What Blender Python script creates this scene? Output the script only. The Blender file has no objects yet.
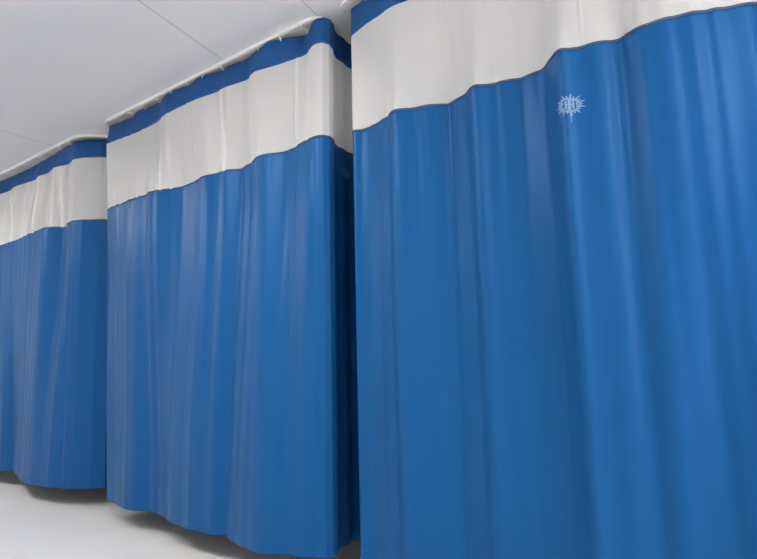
import bpy, bmesh, math, random
import numpy as np
from mathutils import Matrix, Vector

# ---------------------------------------------------------------- camera
def vunit(v):
    v = np.array(v, float)
    return v / np.linalg.norm(v)

YAW, PITCH, ROLL = 0.9437775, 0.1390106, -0.022
fw = np.array([math.sin(YAW) * math.cos(PITCH), math.cos(YAW) * math.cos(PITCH), math.sin(PITCH)])
rt = np.array([math.cos(YAW), -math.sin(YAW), 0.0])
up = np.cross(rt, fw)
cr, sr = math.cos(ROLL), math.sin(ROLL)
rt2, up2 = cr * rt + sr * up, cr * up - sr * rt
cam = bpy.data.cameras.new('camera')
cam.sensor_width = 36.0
cam.lens = 560.0 / 757.0 * 36.0
cam.clip_start = 0.02
cam_ob = bpy.data.objects.new('camera', cam)
bpy.context.scene.collection.objects.link(cam_ob)
m = Matrix.Identity(4)
for i in range(3):
    m[i][0], m[i][1], m[i][2] = rt2[i], up2[i], -fw[i]
m[0][3], m[1][3], m[2][3] = 0.0, 0.0, 0.91
cam_ob.matrix_world = m
sc = bpy.context.scene
sc.camera = cam_ob

# ---------------------------------------------------------------- world and exposure
WORLD = 5.5
po = bpy.data.lights.new('fill_window_portal', 'AREA')   # guides the sampling of the daylight through the added window
po.shape = 'RECTANGLE'; po.size = 1.55; po.size_y = 1.55; po.cycles.is_portal = True
poo = bpy.data.objects.new('fill_window_portal', po); sc.collection.objects.link(poo)
poo.location = (0.8, -1.88, 1.375); poo.rotation_euler = (math.radians(90), 0, 0)
w = bpy.data.worlds.new('world')
sc.world = w
w.use_nodes = True
w.node_tree.nodes['Background'].inputs[0].default_value = (1.0, 0.985, 0.97, 1)
w.node_tree.nodes['Background'].inputs[1].default_value = WORLD
sc.view_settings.view_transform = 'Standard'
sc.view_settings.look = 'None'
sc.view_settings.gamma = 1.0
sc.view_settings.use_curve_mapping = False
sc.view_settings.exposure = 0.38

# (x, y) centres of the ceiling light panels over the aisle, and their strength
LAMPS = [(0.50, -1.15), (0.35, 1.95), (0.35, 5.05)]
LAMP_EMIT = 27.0
CEIL = 2.5

# ---------------------------------------------------------------- helpers
COL = sc.collection
rng = random.Random(4)

def link(name, me, mat=None, parent=None, smooth=True):
    o = bpy.data.objects.new(name, me)
    COL.objects.link(o)
    if mat: me.materials.append(mat)
    if parent: o.parent = parent
    if smooth:
        for p in me.polygons: p.use_smooth = True
    return o

def empty(name, loc, label, cat, group=None):
    o = bpy.data.objects.new(name, None)
    COL.objects.link(o)
    o.location = loc
    o.empty_display_size = 0.1
    o['label'] = label
    o['category'] = cat
    if group: o['group'] = group
    return o

def box(bm, x0, x1, y0, y1, z0, z1):
    v = [bm.verts.new(p) for p in ((x0,y0,z0),(x1,y0,z0),(x1,y1,z0),(x0,y1,z0),(x0,y0,z1),(x1,y0,z1),(x1,y1,z1),(x0,y1,z1))]
    for f in ((0,3,2,1),(4,5,6,7),(0,1,5,4),(1,2,6,5),(2,3,7,6),(3,0,4,7)):
        bm.faces.new([v[i] for i in f])

def bm_obj(name, bm, mat, parent=None, smooth=False):
    me = bpy.data.meshes.new(name)
    bm.normal_update()
    bm.to_mesh(me); bm.free()
    return link(name, me, mat, parent, smooth)

def grid_obj(name, P, mat, parent, origin):
    """P: rows x cols x 3 array of points"""
    r, c, _ = P.shape
    me = bpy.data.meshes.new(name)
    V = (P - np.array(origin)).reshape(-1, 3)
    idx = np.arange(r * c).reshape(r, c)
    F = np.stack([idx[:-1, :-1], idx[:-1, 1:], idx[1:, 1:], idx[1:, :-1]], -1).reshape(-1, 4)
    me.from_pydata(V.tolist(), [], F.tolist())
    me.update()
    return link(name, me, mat, parent)

# ---------------------------------------------------------------- materials
def mat(name):
    mt = bpy.data.materials.new(name)
    mt.use_nodes = True
    nt = mt.node_tree
    return mt, nt, nt.nodes['Principled BSDF']

def nd(nt, t, **kw):
    n = nt.nodes.new(t)
    for k, v in kw.items(): setattr(n, k, v)
    return n

def fabric(name, col, rough=0.5, spec=0.4, sheen=0.0, var=0.06):
    mt, nt, b = mat(name)
    tc = nd(nt, 'ShaderNodeTexCoord')
    mp = nd(nt, 'ShaderNodeMapping'); mp.inputs['Scale'].default_value = (60, 60, 3)
    no = nd(nt, 'ShaderNodeTexNoise'); no.inputs['Scale'].default_value = 2.0; no.inputs['Detail'].default_value = 4
    nt.links.new(tc.outputs['Object'], mp.inputs[0]); nt.links.new(mp.outputs[0], no.inputs['Vector'])
    hs = nd(nt, 'ShaderNodeHueSaturation'); hs.inputs['Color'].default_value = (*col, 1)
    mr = nd(nt, 'ShaderNodeMapRange'); mr.inputs['To Min'].default_value = 1 - var; mr.inputs['To Max'].default_value = 1 + var
    nt.links.new(no.outputs['Fac'], mr.inputs['Value']); nt.links.new(mr.outputs[0], hs.inputs['Value'])
    nt.links.new(hs.outputs[0], b.inputs['Base Color'])
    b.inputs['Roughness'].default_value = rough
    b.inputs['Specular IOR Level'].default_value = spec
    b.inputs['Specular Tint'].default_value = (0.35, 0.6, 1.0, 1)
    b.inputs['Sheen Weight'].default_value = sheen
    b.inputs['Sheen Roughness'].default_value = 0.4
    b.inputs['Sheen Tint'].default_value = (0.5, 0.7, 1, 1)
    return mt

def plain(name, col, rough=0.5, spec=0.5, var=0.03, scale=3.0):
    mt, nt, b = mat(name)
    tc = nd(nt, 'ShaderNodeTexCoord')
    no = nd(nt, 'ShaderNodeTexNoise'); no.inputs['Scale'].default_value = scale; no.inputs['Detail'].default_value = 5
    nt.links.new(tc.outputs['Object'], no.inputs['Vector'])
    hs = nd(nt, 'ShaderNodeHueSaturation'); hs.inputs['Color'].default_value = (*col, 1)
    mr = nd(nt, 'ShaderNodeMapRange'); mr.inputs['To Min'].default_value = 1 - var; mr.inputs['To Max'].default_value = 1 + var
    nt.links.new(no.outputs['Fac'], mr.inputs['Value']); nt.links.new(mr.outputs[0], hs.inputs['Value'])
    nt.links.new(hs.outputs[0], b.inputs['Base Color'])
    b.inputs['Roughness'].default_value = rough
    b.inputs['Specular IOR Level'].default_value = spec
    return mt

M_BLUE = fabric('blue_polyester', (0.007, 0.080, 0.245), rough=0.42, spec=0.30, sheen=0.0, var=0.04)
M_HEAD = fabric('header_tape_blue', (0.014, 0.075, 0.235), rough=0.6, spec=0.25, var=0.08)
M_BIND = fabric('grey_blue_binding', (0.06, 0.09, 0.16), rough=0.7, spec=0.2)
M_THREAD = plain('pale_woven_print', (0.17, 0.28, 0.46), rough=0.6, spec=0.2)
M_RAIL = plain('white_powder_coat', (0.78, 0.77, 0.75), rough=0.35)
M_WALL = plain('white_wall_paint', (0.86, 0.855, 0.84), rough=0.7)
M_FLOOR = plain('pale_vinyl_floor', (0.78, 0.765, 0.75), rough=0.38, spec=0.35, var=0.03, scale=5)

def sheer():
    mt, nt, b = mat('white_net')
    out = nt.nodes['Material Output']
    b.inputs['Base Color'].default_value = (0.93, 0.92, 0.91, 1)
    b.inputs['Roughness'].default_value = 0.8
    b.inputs['Specular IOR Level'].default_value = 0.1
    tl = nd(nt, 'ShaderNodeBsdfTranslucent'); tl.inputs['Color'].default_value = (0.88, 0.87, 0.86, 1)
    tr = nd(nt, 'ShaderNodeBsdfTransparent')
    m1 = nd(nt, 'ShaderNodeMixShader'); m1.inputs[0].default_value = 0.3
    nt.links.new(b.outputs[0], m1.inputs[1]); nt.links.new(tl.outputs[0], m1.inputs[2])
    m2 = nd(nt, 'ShaderNodeMixShader'); m2.inputs[0].default_value = 0.31
    nt.links.new(m1.outputs[0], m2.inputs[1]); nt.links.new(tr.outputs[0], m2.inputs[2])
    nt.links.new(m2.outputs[0], out.inputs['Surface'])
    return mt
M_NET = sheer()

def ceiling_mat():
    mt, nt, b = mat('pale_grey_ceiling_panel')
    b.inputs['Roughness'].default_value = 0.36
    b.inputs['Specular IOR Level'].default_value = 0.5
    tc = nd(nt, 'ShaderNodeTexCoord'); sp = nd(nt, 'ShaderNodeSeparateXYZ')
    nt.links.new(tc.outputs['Object'], sp.inputs[0])
    tot = None
    # joints between the panels: y = a + slope * x, half width
    for a, slope, hw in ((1.93, 0.20, 0.0035), (4.12, 0.05, 0.0045), (1.34, 0.16, 0.003), (5.22, 0.04, 0.004), (6.1, 0.04, .004), (0.7, .16, .003), (-0.1, .16, .003)):
        k = nd(nt, 'ShaderNodeMath', operation='MULTIPLY_ADD'); k.inputs[1].default_value = -slope; k.inputs[2].default_value = -a
        nt.links.new(sp.outputs['X'], k.inputs[0])
        s = nd(nt, 'ShaderNodeMath', operation='ADD'); nt.links.new(sp.outputs['Y'], s.inputs[0]); nt.links.new(k.outputs[0], s.inputs[1])
        ab = nd(nt, 'ShaderNodeMath', operation='ABSOLUTE'); nt.links.new(s.outputs[0], ab.inputs[0])
        lt = nd(nt, 'ShaderNodeMath', operation='LESS_THAN'); lt.inputs[1].default_value = hw
        nt.links.new(ab.outputs[0], lt.inputs[0])
        if tot is None: tot = lt
        else:
            mx = nd(nt, 'ShaderNodeMath', operation='MAXIMUM')
            nt.links.new(tot.outputs[0], mx.inputs[0]); nt.links.new(lt.outputs[0], mx.inputs[1]); tot = mx
    mix = nd(nt, 'ShaderNodeMix', data_type='RGBA')
    mix.inputs[6].default_value = (0.79, 0.785, 0.79, 1); mix.inputs[7].default_value = (0.5, 0.5, 0.52, 1)
    nt.links.new(tot.outputs[0], mix.inputs[0]); nt.links.new(mix.outputs[2], b.inputs['Base Color'])
    return mt
M_CEIL = ceiling_mat()

# ---------------------------------------------------------------- the room
X0, X1, Y0, Y1 = -1.7, 4.0, -1.9, 6.6
def slab(name, a, mt):
    bm = bmesh.new(); box(bm, *a)
    o = bm_obj(name, bm, mt); o['kind'] = 'structure'
    return o
slab('floor', (X0 - .1, X1 + .1, Y0 - .1, Y1 + .1, -0.1, 0.0), M_FLOOR)
slab('ceiling', (X0 - .1, X1 + .1, Y0 - .1, Y1 + .1, CEIL, CEIL + 0.1), M_CEIL)
slab('wall_left', (X0 - .1, X0, Y0, Y1, 0, CEIL), M_WALL)
slab('wall_right', (X1, X1 + .1, Y0, Y1, 0, CEIL), M_WALL)
slab('wall_far', (X0 - .1, X1 + .1, Y1, Y1 + .1, 0, CEIL), M_WALL)
WX0, WX1, WZ0, WZ1 = 0.0, 1.6, 0.55, 2.2
bm = bmesh.new()
for a in ((X0 - .1, WX0, 0, CEIL), (WX1, X1 + .1, 0, CEIL), (WX0, WX1, 0, WZ0), (WX0, WX1, WZ1, CEIL)):
    box(bm, a[0], a[1], Y0 - .1, Y0, a[2], a[3])
bm_obj('wall_near', bm, M_WALL)['kind'] = 'structure'
# invented window, out of view, added to send daylight along the curtains
bm = bmesh.new()
for a in ((WX0, WX1, WZ0, WZ0 + .05), (WX0, WX1, WZ1 - .05, WZ1), (WX0, WX0 + .05, WZ0 + .05, WZ1 - .05), (WX1 - .05, WX1, WZ0 + .05, WZ1 - .05), (0.77, 0.83, WZ0 + .05, WZ1 - .05)):
    box(bm, a[0], a[1], Y0 - .07, Y0 - .02, a[2], a[3])
fill_win = bm_obj('fill_window_1', bm, M_RAIL); fill_win['kind'] = 'structure'
mg = bpy.data.materials.new('fill_window_glass'); mg.use_nodes = True; ng = mg.node_tree
gt = ng.nodes.new('ShaderNodeBsdfTransparent'); gg = ng.nodes.new('ShaderNodeBsdfGlossy'); gm = ng.nodes.new('ShaderNodeMixShader')
gg.inputs['Roughness'].default_value = 0.02; gm.inputs[0].default_value = 0.08
ng.links.new(gt.outputs[0], gm.inputs[1]); ng.links.new(gg.outputs[0], gm.inputs[2]); ng.links.new(gm.outputs[0], ng.nodes['Material Output'].inputs[0])
bm = bmesh.new(); box(bm, WX0 + .05, WX1 - .05, Y0 - .048, Y0 - .042, WZ0 + .05, WZ1 - .05)
bm_obj('pane', bm, mg, fill_win)

# ---------------------------------------------------------------- ceiling lights over the aisle
mt_em, nt_em, b_em = mat('lamp_diffuser')
b_em.inputs['Base Color'].default_value = (0.9, 0.9, 0.9, 1)
b_em.inputs['Emission Color'].default_value = (1.0, 0.985, 0.965, 1)
b_em.inputs['Emission Strength'].default_value = LAMP_EMIT
names = ['square ceiling light panel over the aisle beside the nearest curtain',
         'square ceiling light panel over the aisle beside the middle curtain',
         'square ceiling light panel over the aisle beside the farthest curtain']
for (lx, ly), lb in zip(LAMPS, names):
    t = empty('ceiling_light', (lx, ly, CEIL), lb, 'ceiling light', 'square light panels over the aisle')
    h = 0.3
    bm = bmesh.new()
    for a in ((-h, h, -h, -h + .025), (-h, h, h - .025, h), (-h, -h + .025, -h + .025, h - .025), (h - .025, h, -h + .025, h - .025)):
        box(bm, *a, -0.018, 0.0)
    bm_obj('frame', bm, M_RAIL, t)
    bm = bmesh.new(); box(bm, -h + .026, h - .026, -h + .026, h - .026, -0.055, -0.001)
    bm_obj('diffuser', bm, mt_em, t)

# ---------------------------------------------------------------- curtains
Z_TOP, Z_HB, Z_SEAM, Z_HEM = 2.470, 2.338, 1.888, 0.115
XC = 1.80

def gsm(a, s):
    """gaussian smoothing along the columns (edge padded)"""
    n = int(max(1, round(3 * s)))
    k = np.exp(-0.5 * (np.arange(-n, n + 1) / s) ** 2); k /= k.sum()
    p = np.pad(a, (n, n), mode='reflect', reflect_type='odd')
    return np.convolve(p, k, mode='valid')

def sst(t):
    t = np.clip(t, 0, 1)
    return t * t * (3 - 2 * t)

class Curtain:
    """A hung curtain: plan curves at header, seam and hem height, plus small folds.
    Columns run from the far return, along the front, round the near corner."""
    STEP = 0.004
    def __init__(s, top, hb, seam, hem, far, near, folds, far_ret, near_ret, seed, gain=0.55, fine=0.65):
        r = np.random.RandomState(seed)
        # front part, in the seam's y
        yf, yn = far[1], near[1]
        n = int(abs(yf - yn) / s.STEP)
        y = np.linspace(yf, yn, n)
        def curve(pts):
            p = sorted(pts)
            xs = np.interp(y, [q[1] for q in sorted(pts, key=lambda q: q[1])], [q[0] for q in sorted(pts, key=lambda q: q[1])])
            return gsm(xs, 5)
        cx = [curve(top), curve(seam), curve(hem), curve(hb)]
        # small folds: slopes, integrated, drift removed
        g = np.zeros(n)
        for yy, a, wd in folds:
            g += a * np.exp(-0.5 * ((y - yy) / (wd * 0.85)) ** 2)
        q4 = gsm(r.randn(n), 4.5); q2 = gsm(r.randn(n), 2.2)
        g += fine * (0.32 * q4 / q4.std() + 0.16 * q2 / q2.std())
        d = np.cumsum(g) * s.STEP * gain          # bright folds lean towards the near end
        d = d - gsm(d, 0.055 / s.STEP)
        gath = gsm(r.randn(n), 2.2); gath = gath / gath.std()
        rib = gsm(r.randn(n), 1.3); rib = np.clip(rib / rib.std() - 1.6, 0, 2)
        # shape of the two ends, relative to the ends of the front part
        def ret(pts, first):
            p = np.array(pts, float)
            out = [p[0]]
            for a, b in zip(p[:-1], p[1:]):
                k = max(1, int(np.linalg.norm(b - a) / (s.STEP if len(out) < 90 else 0.012)))
                for i in range(1, k + 1): out.append(a + (b - a) * i / k)
            return np.array(out)
        fr = ret(far_ret, True)[::-1]; nr = ret(near_ret, False)
        s.nf, s.nn, s.n = len(fr), len(nr), n
        s.y, s.cx, s.d, s.gath, s.rib, s.fr, s.nr = y, cx, d, gath, rib, fr, nr
        s.far, s.near, s.yf, s.yn = far, near, yf, yn
        ws = np.linspace(0, 1, len(nr)); s.wn = 0.012 * np.sin(ws * 40 + seed) * sst(ws * 2.5 - 0.4)
        ws = np.linspace(0, 1, len(fr))[::-1]; s.wf = 0.012 * np.sin(ws * 37 + seed * 2) * sst(ws * 6)
        s.low = gsm(r.randn(n), 22); s.low = s.low / s.low.std()
        s.low2 = gsm(r.randn(n), 14); s.low2 = s.low2 / s.low2.std()
    def row(s, z):
        if z >= Z_SEAM:
            t = (z - Z_SEAM) / (Z_TOP - Z_SEAM)
            th = (Z_HB - Z_SEAM) / (Z_TOP - Z_SEAM)
            if t < th:
                q = sst(t / th); x = s.cx[1] * (1 - q) + s.cx[3] * q
            else:
                q = (t - th) / (1 - th); x = s.cx[3] * (1 - q) + s.cx[0] * q
            yf = s.far[1] + (s.far[0] - s.far[1]) * t; yn = s.near[1] + (s.near[0] - s.near[1]) * t
            amp = 1.0 - 0.55 * t
        else:
            t = (Z_SEAM - z) / (Z_SEAM - Z_HEM)
            k = sst(t)
            x = s.cx[1] * (1 - k) + s.cx[2] * k
            yf = s.far[1] + (s.far[2] - s.far[1]) * t; yn = s.near[1] + (s.near[2] - s.near[1]) * t
            amp = 1.0 - 0.25 * t
        dz = Z_SEAM - z
        if dz < 0: amp *= 1 - 0.75 * sst(-dz / 0.12)
        y = yf + (s.y - s.yf) / (s.yn - s.yf) * (yn - yf)
        d = s.d * amp
        # puckers gathered into the seam
        if dz > 0: d = d + s.gath * 0.0016 * math.exp(-dz / 0.06)
        else: d = d + s.gath * 0.0006 * math.exp(dz / 0.05) - s.rib * 0.0030 * min(1, -dz / .05)
        t2 = max(0.0, dz) / (Z_SEAM - Z_HEM)
        d = d + s.low * 0.006 * math.sin(t2 * 2.6) + s.low2 * 0.003 * math.sin(t2 * 6.0 + 0.5) * sst(t2 * 4)
        if z < Z_HEM + 0.09 + 0.006 and z > Z_HEM + 0.09 - 0.006: d = d + 0.0012
        X = np.concatenate([x[0] + s.fr[:, 0] + s.wf * 0, x + d, x[-1] + s.nr[:, 0]])
        Y = np.concatenate([y[0] + s.fr[:, 1] + s.wf, y, y[-1] + s.nr[:, 1] + s.wn])
        # soften the junctions
        for j in (s.nf, s.nf + s.n):
            a, b = max(0, j - 12), j + 12
            X[a:b] = 0.0 * X[a:b] + gsm(X, 2.5)[a:b]; Y[a:b] = gsm(Y, 2.5)[a:b]
        return np.stack([X, Y, np.full_like(X, z)], -1)
    def grid(s, zs):
        return np.stack([s.row(z) for z in zs])
    def front_x(s, y, z):
        r = s.row(z)[s.nf:s.nf + s.n]
        return float(np.interp(y, r[::-1, 1], r[::-1, 0]))

def build_curtain(C, label, origin, hooks_at, tucks=()):
    t = empty('cubicle_curtain', origin, label, 'curtain', 'blue cubicle curtains along the aisle')
    hd = grid_obj('header', C.grid(np.linspace(Z_HB, Z_TOP, 8)), M_HEAD, t, origin)
    so = hd.modifiers.new('thickness', 'SOLIDIFY'); so.thickness = 0.002; so.offset = 0
    hd['label'] = 'dark blue header tape'
    nt_ = grid_obj('mesh_panel', C.grid(np.linspace(Z_SEAM, Z_HB, 22)), M_NET, t, origin)
    nt_['label'] = 'white see-through net panel'
    zt = np.linspace(Z_SEAM, Z_HB, 10)
    G = C.grid(zt)[:, C.nf:C.nf + C.n]
    for yy, wd in tucks:                       # narrow folded tucks that double the net
        k = int(np.argmin(abs(C.y - yy))); h = max(1, int(round(wd / C.STEP / 2)))
        P = G[:, max(0, k - h):k + h + 1].copy(); P[:, :, 0] -= 0.003
        if P.shape[1] > 1: grid_obj('pleat', P, M_NET, nt_, origin)
    zs = np.concatenate([np.linspace(Z_HEM, Z_HEM + 0.13, 14), np.linspace(Z_HEM + 0.15, Z_SEAM - 0.15, 46), np.linspace(Z_SEAM - 0.13, Z_SEAM, 14)])
    dr = grid_obj('drape', C.grid(zs), M_BLUE, t, origin)
    so = dr.modifiers.new('thickness', 'SOLIDIFY'); so.thickness = 0.0015; so.offset = 0
    dr['label'] = 'royal blue fabric drape'
    bd = grid_obj('binding', C.grid(np.linspace(Z_SEAM - 0.004, Z_SEAM + 0.005, 3)), M_BIND, t, origin)
    so = bd.modifiers.new('thickness', 'SOLIDIFY'); so.thickness = 0.005; so.offset = 0
    bd['label'] = 'thin grey seam strip'
    # small carriers linking the header to the rail
    top = C.row(Z_TOP)
    for y in hooks_at:
        r = top[C.nf:C.nf + C.n]
        x = float(np.interp(y, r[::-1, 1], r[::-1, 0]))
        bm = bmesh.new()
        a, b = sorted((XC, x))
        box(bm, a - .003, b + .003, y - .003, y + .003, Z_TOP + .001, Z_TOP + .004)
        box(bm, x - .003, x + .003, y - .003, y + .003, Z_TOP - .010, Z_TOP + .001)
        box(bm, XC - .004, XC + .004, y - .004, y + .004, Z_TOP + .004, Z_TOP + .012)
        for v in bm.verts: v.co -= Vector(origin)
        bm_obj('hook', bm, M_RAIL, t)
    return t

def build_rail(pts, label):
    """white channel swept along a plan path under the ceiling, with rounded corners"""
    P = [np.array(p, float) for p in pts]
    out = [P[0]]
    for i in range(1, len(P) - 1):
        a, b, c = P[i - 1], P[i], P[i + 1]
        R = 0.09
        p0 = b + vunit(a - b) * R; p1 = b + vunit(c - b) * R
        for k in range(11):
            q = k / 10
            out.append((1 - q) ** 2 * p0 + 2 * q * (1 - q) * b + q * q * p1)
    out.append(P[-1])
    out = np.array(out)
    org = Vector((out[len(out) // 2][0], out[len(out) // 2][1], CEIL))
    prof = [(-0.008, 0), (-0.008, -0.017), (-0.002, -0.017), (-0.002, -0.008), (0.002, -0.008), (0.002, -0.017), (0.008, -0.017), (0.008, 0)]
    bm = bmesh.new(); rings = []
    for i, p in enumerate(out):
        d = vunit(out[min(i + 1, len(out) - 1)] - out[max(i - 1, 0)])
        nx, ny = -d[1], d[0]
        rings.append([bm.verts.new((p[0] + nx * u - org.x, p[1] + ny * u - org.y, v)) for u, v in prof])
    for a, b in zip(rings[:-1], rings[1:]):
        for k in range(len(prof)):
            bm.faces.new((a[k], b[k], b[(k + 1) % len(prof)], a[(k + 1) % len(prof)]))
    bm.faces.new(rings[0]); bm.faces.new(rings[-1][::-1])
    bmesh.ops.recalc_face_normals(bm, faces=bm.faces)
    o = bm_obj('curtain_rail', bm, M_RAIL)
    o.location = org
    o['label'] = label; o['category'] = 'curtain rail'; o['group'] = 'white curtain rails on the ceiling'
    return o

NEAR_RET = [(0, 0), (-0.002, -0.03), (0.010, -0.055), (0.040, -0.068), (0.080, -0.056), (0.12, -0.030), (0.16, -0.014), (0.22, -0.014), (0.32, -0.015), (0.6, -0.015), (1.0, -0.01), (1.5, -0.02)]
FAR_RET = [(0, 0), (0.012, 0.014), (0.035, 0.026), (0.08, 0.045), (0.14, 0.06), (0.2, 0.07), (0.3, 0.075), (0.6, 0.08), (1.0, 0.075), (1.5, 0.08)]

# nearest curtain (fills the right of the view)
seam3 = [(1.82,1.44),(1.835,1.33),(1.78,1.17),(1.785,1.11),(1.855,0.99),(1.83,0.92),(1.79,0.82),(1.835,0.69),(1.83,0.63),(1.80,0.57),(1.765,0.53),(1.74,0.48),
         (1.76,0.42),(1.79,0.37),(1.78,0.31),(1.75,0.26),(1.74,0.20),(1.755,0.15),(1.80,0.08),(1.845,0.02),(1.865,-0.05),(1.80,-0.12),(1.77,-0.22),(1.80,-0.34),(1.83,-0.45),(1.80,-0.56)]
top3 = [(1.83,1.44),(1.815,1.36),(1.785,1.25),(1.79,1.15),(1.80,1.0),(1.79,0.82),(1.81,0.66),(1.78,0.48),(1.80,0.3),(1.78,0.15),(1.80,0.0),(1.79,-0.2),(1.80,-0.56)]
hb3 = [(1.83,1.45),(1.80,1.35),(1.785,1.26),(1.765,1.18),(1.77,1.10),(1.79,0.9),(1.775,0.65),(1.785,0.4),(1.775,0.15),(1.785,-0.1),(1.78,-0.56)]
hem3 = [(x * 0.7 + 1.80 * 0.3, y) for x, y in seam3 if y > 0.2] + [(1.80,0.16),(1.755,0.06),(1.715,-0.04),(1.73,-0.15),(1.79,-0.26),(1.82,-0.40),(1.80,-0.56)]
folds3 = [(1.413,0.5,0.016),(1.336,-0.2,0.04),(1.257,0.4,0.015),(1.223,-0.5,0.014),(1.144,0.6,0.045),(1.06,-0.2,0.026),(0.996,0.8,0.008),(0.971,-0.6,0.016),(0.875,-0.6,0.019),(0.814,0.8,0.019),(0.755,-0.3,0.022),(0.698,0.7,0.014),(0.643,-0.2,0.017),(0.577,-1.2,0.023),(0.535,-0.5,0.016),(0.492,1,0.012),(0.429,-0.5,0.029),(0.363,0.7,0.014),(0.311,-0.5,0.024),(0.251,0.6,0.015),(0.208,-0.2,0.015),(0.147,-1.1,0.024),(0.088,-1.6,0.03),(0.03,-1.0,0.03)]
C3 = Curtain(top3, hb3, seam3, hem3, (1.443,1.437,1.425), (-0.56,-0.56,-0.56), folds3, FAR_RET, NEAR_RET, 3, gain=0.95, fine=0.7)
t3 = build_curtain(C3, 'nearest blue curtain, largest of the three, with a pale emblem high on its front',
                   (1.80, 0.44, 0.0), np.arange(-0.45, 1.4, 0.15))
build_rail([(3.9, 1.515), (XC, 1.515), (XC, -0.64), (3.9, -0.64)], 'white ceiling rail above the nearest curtain, curving at the top edge of the view')

# middle curtain
top2 = [(1.821, 3.525), (1.845, 3.248), (1.82, 3.093), (1.834, 2.902), (1.793, 2.78), (1.815, 2.586), (1.788, 2.473), (1.825, 2.312), (1.814, 2.244), (1.829, 2.12), (1.802, 2.025), (1.784, 1.908), (1.838, 1.783), (1.861, 1.726), (1.791, 1.631)]
hb2 = [(1.805, 3.482), (1.827, 3.151), (1.819, 2.892), (1.784, 2.789), (1.776, 2.496), (1.797, 2.302), (1.785, 2.246), (1.81, 2.096), (1.771, 2.015), (1.798, 1.88), (1.822, 1.703), (1.769, 1.613)]
seam2 = [(1.82,3.48),(1.79,3.26),(1.78,2.82),(1.84,2.67),(1.79,2.42),(1.84,2.16),(1.77,1.96),(1.82,1.82),(1.78,1.69),(1.765,1.61)]
hem2 = [(1.83,3.36),(1.79,3.25),(1.78,3.10),(1.84,2.90),(1.77,2.70),(1.73,2.44),(1.74,2.33),(1.77,2.22),(1.72,2.06),(1.68,1.88),(1.73,1.76),(1.78,1.63)]
folds2 = [(3.347,0.5,0.071),(3.164,-0.3,0.067),(3.033,0.2,0.053),(2.929,-0.8,0.031),(2.849,0.6,0.05),(2.714,-0.3,0.047),(2.585,0.4,0.036),(2.497,0.3,0.026),(2.404,-0.3,0.042),(2.306,-0.4,0.024),(2.236,0.5,0.031),(2.174,-0.6,0.023),(2.107,0.3,0.022),(2.057,-0.7,0.022),(1.986,0.6,0.028),(1.904,0.3,0.027),(1.845,-0.3,0.02),(1.787,0.5,0.019),(1.755,-0.8,0.012),(1.7,0.3,0.03),(1.646,0.5,0.015)]
C2 = Curtain(top2, hb2, seam2, hem2, (3.50,3.46,3.34), (1.64,1.63,1.642), folds2, FAR_RET, NEAR_RET, 5)
t2 = build_curtain(C2, 'middle blue curtain with white net top, between the other two curtains',
                   (1.80, 2.55, 0.0), np.arange(1.72, 3.5, 0.15),
                   tucks=[(3.33,.024),(3.259,.03),(3.18,.024),(3.06,.012),(2.822,.016),(2.753,.012),(2.557,.012),(2.283,.024),(2.051,.024),(1.754,.012),(1.665,.016)])
build_rail([(3.9, 3.55), (XC, 3.55), (XC, 1.61), (3.9, 1.61)], 'white ceiling rail above the middle curtain')

# farthest curtain
top1 = [(1.82,5.75),(1.84,5.55),(1.85,5.32),(1.86,4.75),(1.84,4.29),(1.82,4.09),(1.82,3.94)]
hb1 = [(1.81, 5.75), (1.823, 5.215), (1.838, 5.066), (1.815, 4.883), (1.831, 4.743), (1.847, 4.607), (1.819, 4.49), (1.835, 4.362), (1.802, 4.193), (1.838, 4.037), (1.805, 3.889)]
seam1 = [(1.80,5.75),(1.85,5.5),(1.83,5.16),(1.83,4.87),(1.80,4.52),(1.78,4.25),(1.86,4.11),(1.81,3.9)]
hem1 = [(1.80,5.75),(1.86,5.4),(1.88,5.0),(1.93,4.88),(1.78,4.35),(1.79,4.09),(1.83,3.91)]
folds1 = [(4.9,0.3,0.075),(4.663,-0.6,0.07),(4.458,0.4,0.083),(4.296,-0.2,0.063),(4.157,0.6,0.046),(4.052,-0.8,0.044),(3.951,0.5,0.043)]
RET1 = [(0, 0), (0.03, -0.08), (0.10, -0.18), (0.16, -0.235), (0.22, -0.235), (0.32, -0.22), (0.6, -0.23), (1.0, -0.22), (1.5, -0.23)]
C1 = Curtain(top1, hb1, seam1, hem1, (5.75,5.75,5.75), (3.93,3.91,3.91), folds1, FAR_RET, RET1, 9)
t1 = build_curtain(C1, 'farthest blue curtain with white net top, at the left edge of the view',
                   (1.80, 4.80, 0.0), np.arange(4.0, 5.7, 0.15),
                   tucks=[(4.939,.03),(4.701,.03),(4.614,.03),(4.478,.03),(4.204,.024),(4.126,.03),(3.935,.024)])
build_rail([(3.9, 5.83), (XC, 5.83), (XC, 3.86), (1.93, 3.72), (3.9, 3.69)], 'white ceiling rail above the farthest curtain')

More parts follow.
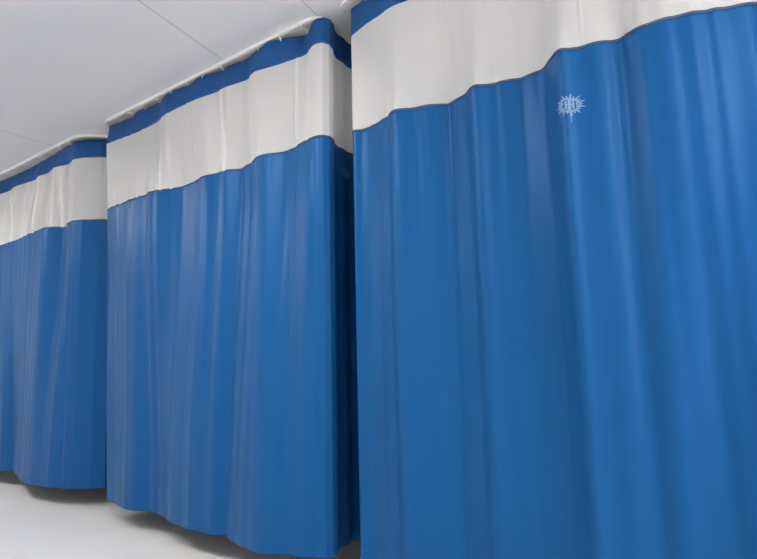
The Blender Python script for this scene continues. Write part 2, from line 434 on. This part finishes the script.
# ---------------------------------------------------------------- printed emblems: a burst of fine rays around a small oval device
def emblem(surf, cu, cz, size, parent, origin, ax):
    """surf(u, z) -> world point just in front of the fabric; u runs along the curtain"""
    bm = bmesh.new(); O = Vector(origin)
    def strip(p, q, w0, w1, n=4):
        p, q = np.array(p), np.array(q); d = vunit(q - p); nr = np.array([-d[1], d[0]])
        L = []
        for i in range(n + 1):
            k = i / n; c = p + (q - p) * k; ww = w0 + (w1 - w0) * k
            L.append([bm.verts.new(Vector(surf(cu + e[0] * ax, cz + e[1])) - O) for e in (c - nr * ww / 2, c + nr * ww / 2)])
        for a, b in zip(L[:-1], L[1:]): bm.faces.new((a[0], a[1], b[1], b[0]))
    s = size
    for k in range(22):
        a = 2 * math.pi * k / 22
        r0, r1 = 0.30, (0.56 if k % 2 else 0.46)
        ex, ez = 1.0, 0.80
        strip((math.cos(a) * r0 * s * ex, math.sin(a) * r0 * s * ez), (math.cos(a) * r1 * s * ex, math.sin(a) * r1 * s * ez), 0.095 * s, 0.03 * s)
    # oval ring
    for k in range(20):
        a, b = 2 * math.pi * k / 20, 2 * math.pi * (k + 1) / 20
        strip((math.cos(a) * .34 * s, math.sin(a) * .23 * s), (math.cos(b) * .34 * s, math.sin(b) * .23 * s), .035 * s, .035 * s, 1)
    # device in the oval: upright bars and short crossing strokes
    for x0, z0, x1, z1, ww in ((-.25, -.12, -.25, .12, .06), (-.10, -.16, -.10, .17, .08), (.02, -.20, .02, .21, .10), (.14, -.15, .14, .16, .06), (.25, -.10, .25, .12, .05),
                               (-.27, -.14, .05, -.14, .05), (-.10, .02, .14, .02, .06), (.0, .17, .20, .17, .04), (-.25, .0, -.16, .10, .04)):
        strip((x0 * s, z0 * s), (x1 * s, z1 * s), ww * s, ww * s)
    # the tail under the oval
    strip((.03 * s, -.26 * s), (.05 * s, -.72 * s), .05 * s, .012 * s, 6)
    return bm_obj('emblem', bm, M_THREAD, parent)

e3 = emblem(lambda u, z: (C3.front_x(u, z) - 0.0025, u, z), 0.493, 1.697, 0.084, t3, (1.80, 0.44, 0.0), -1)
e3['label'] = 'small pale printed emblem'
def surf2(u, z):
    r = C2.row(z)[C2.nf + C2.n + 20:]
    k = np.argsort(r[:, 0])
    return (u, float(np.interp(u, r[k, 0], r[k, 1])) - 0.0025, z)
e2 = emblem(surf2, 1.988, 1.781, 0.070, t2, (1.80, 2.55, 0.0), 1)
e2['label'] = 'small pale printed emblem'
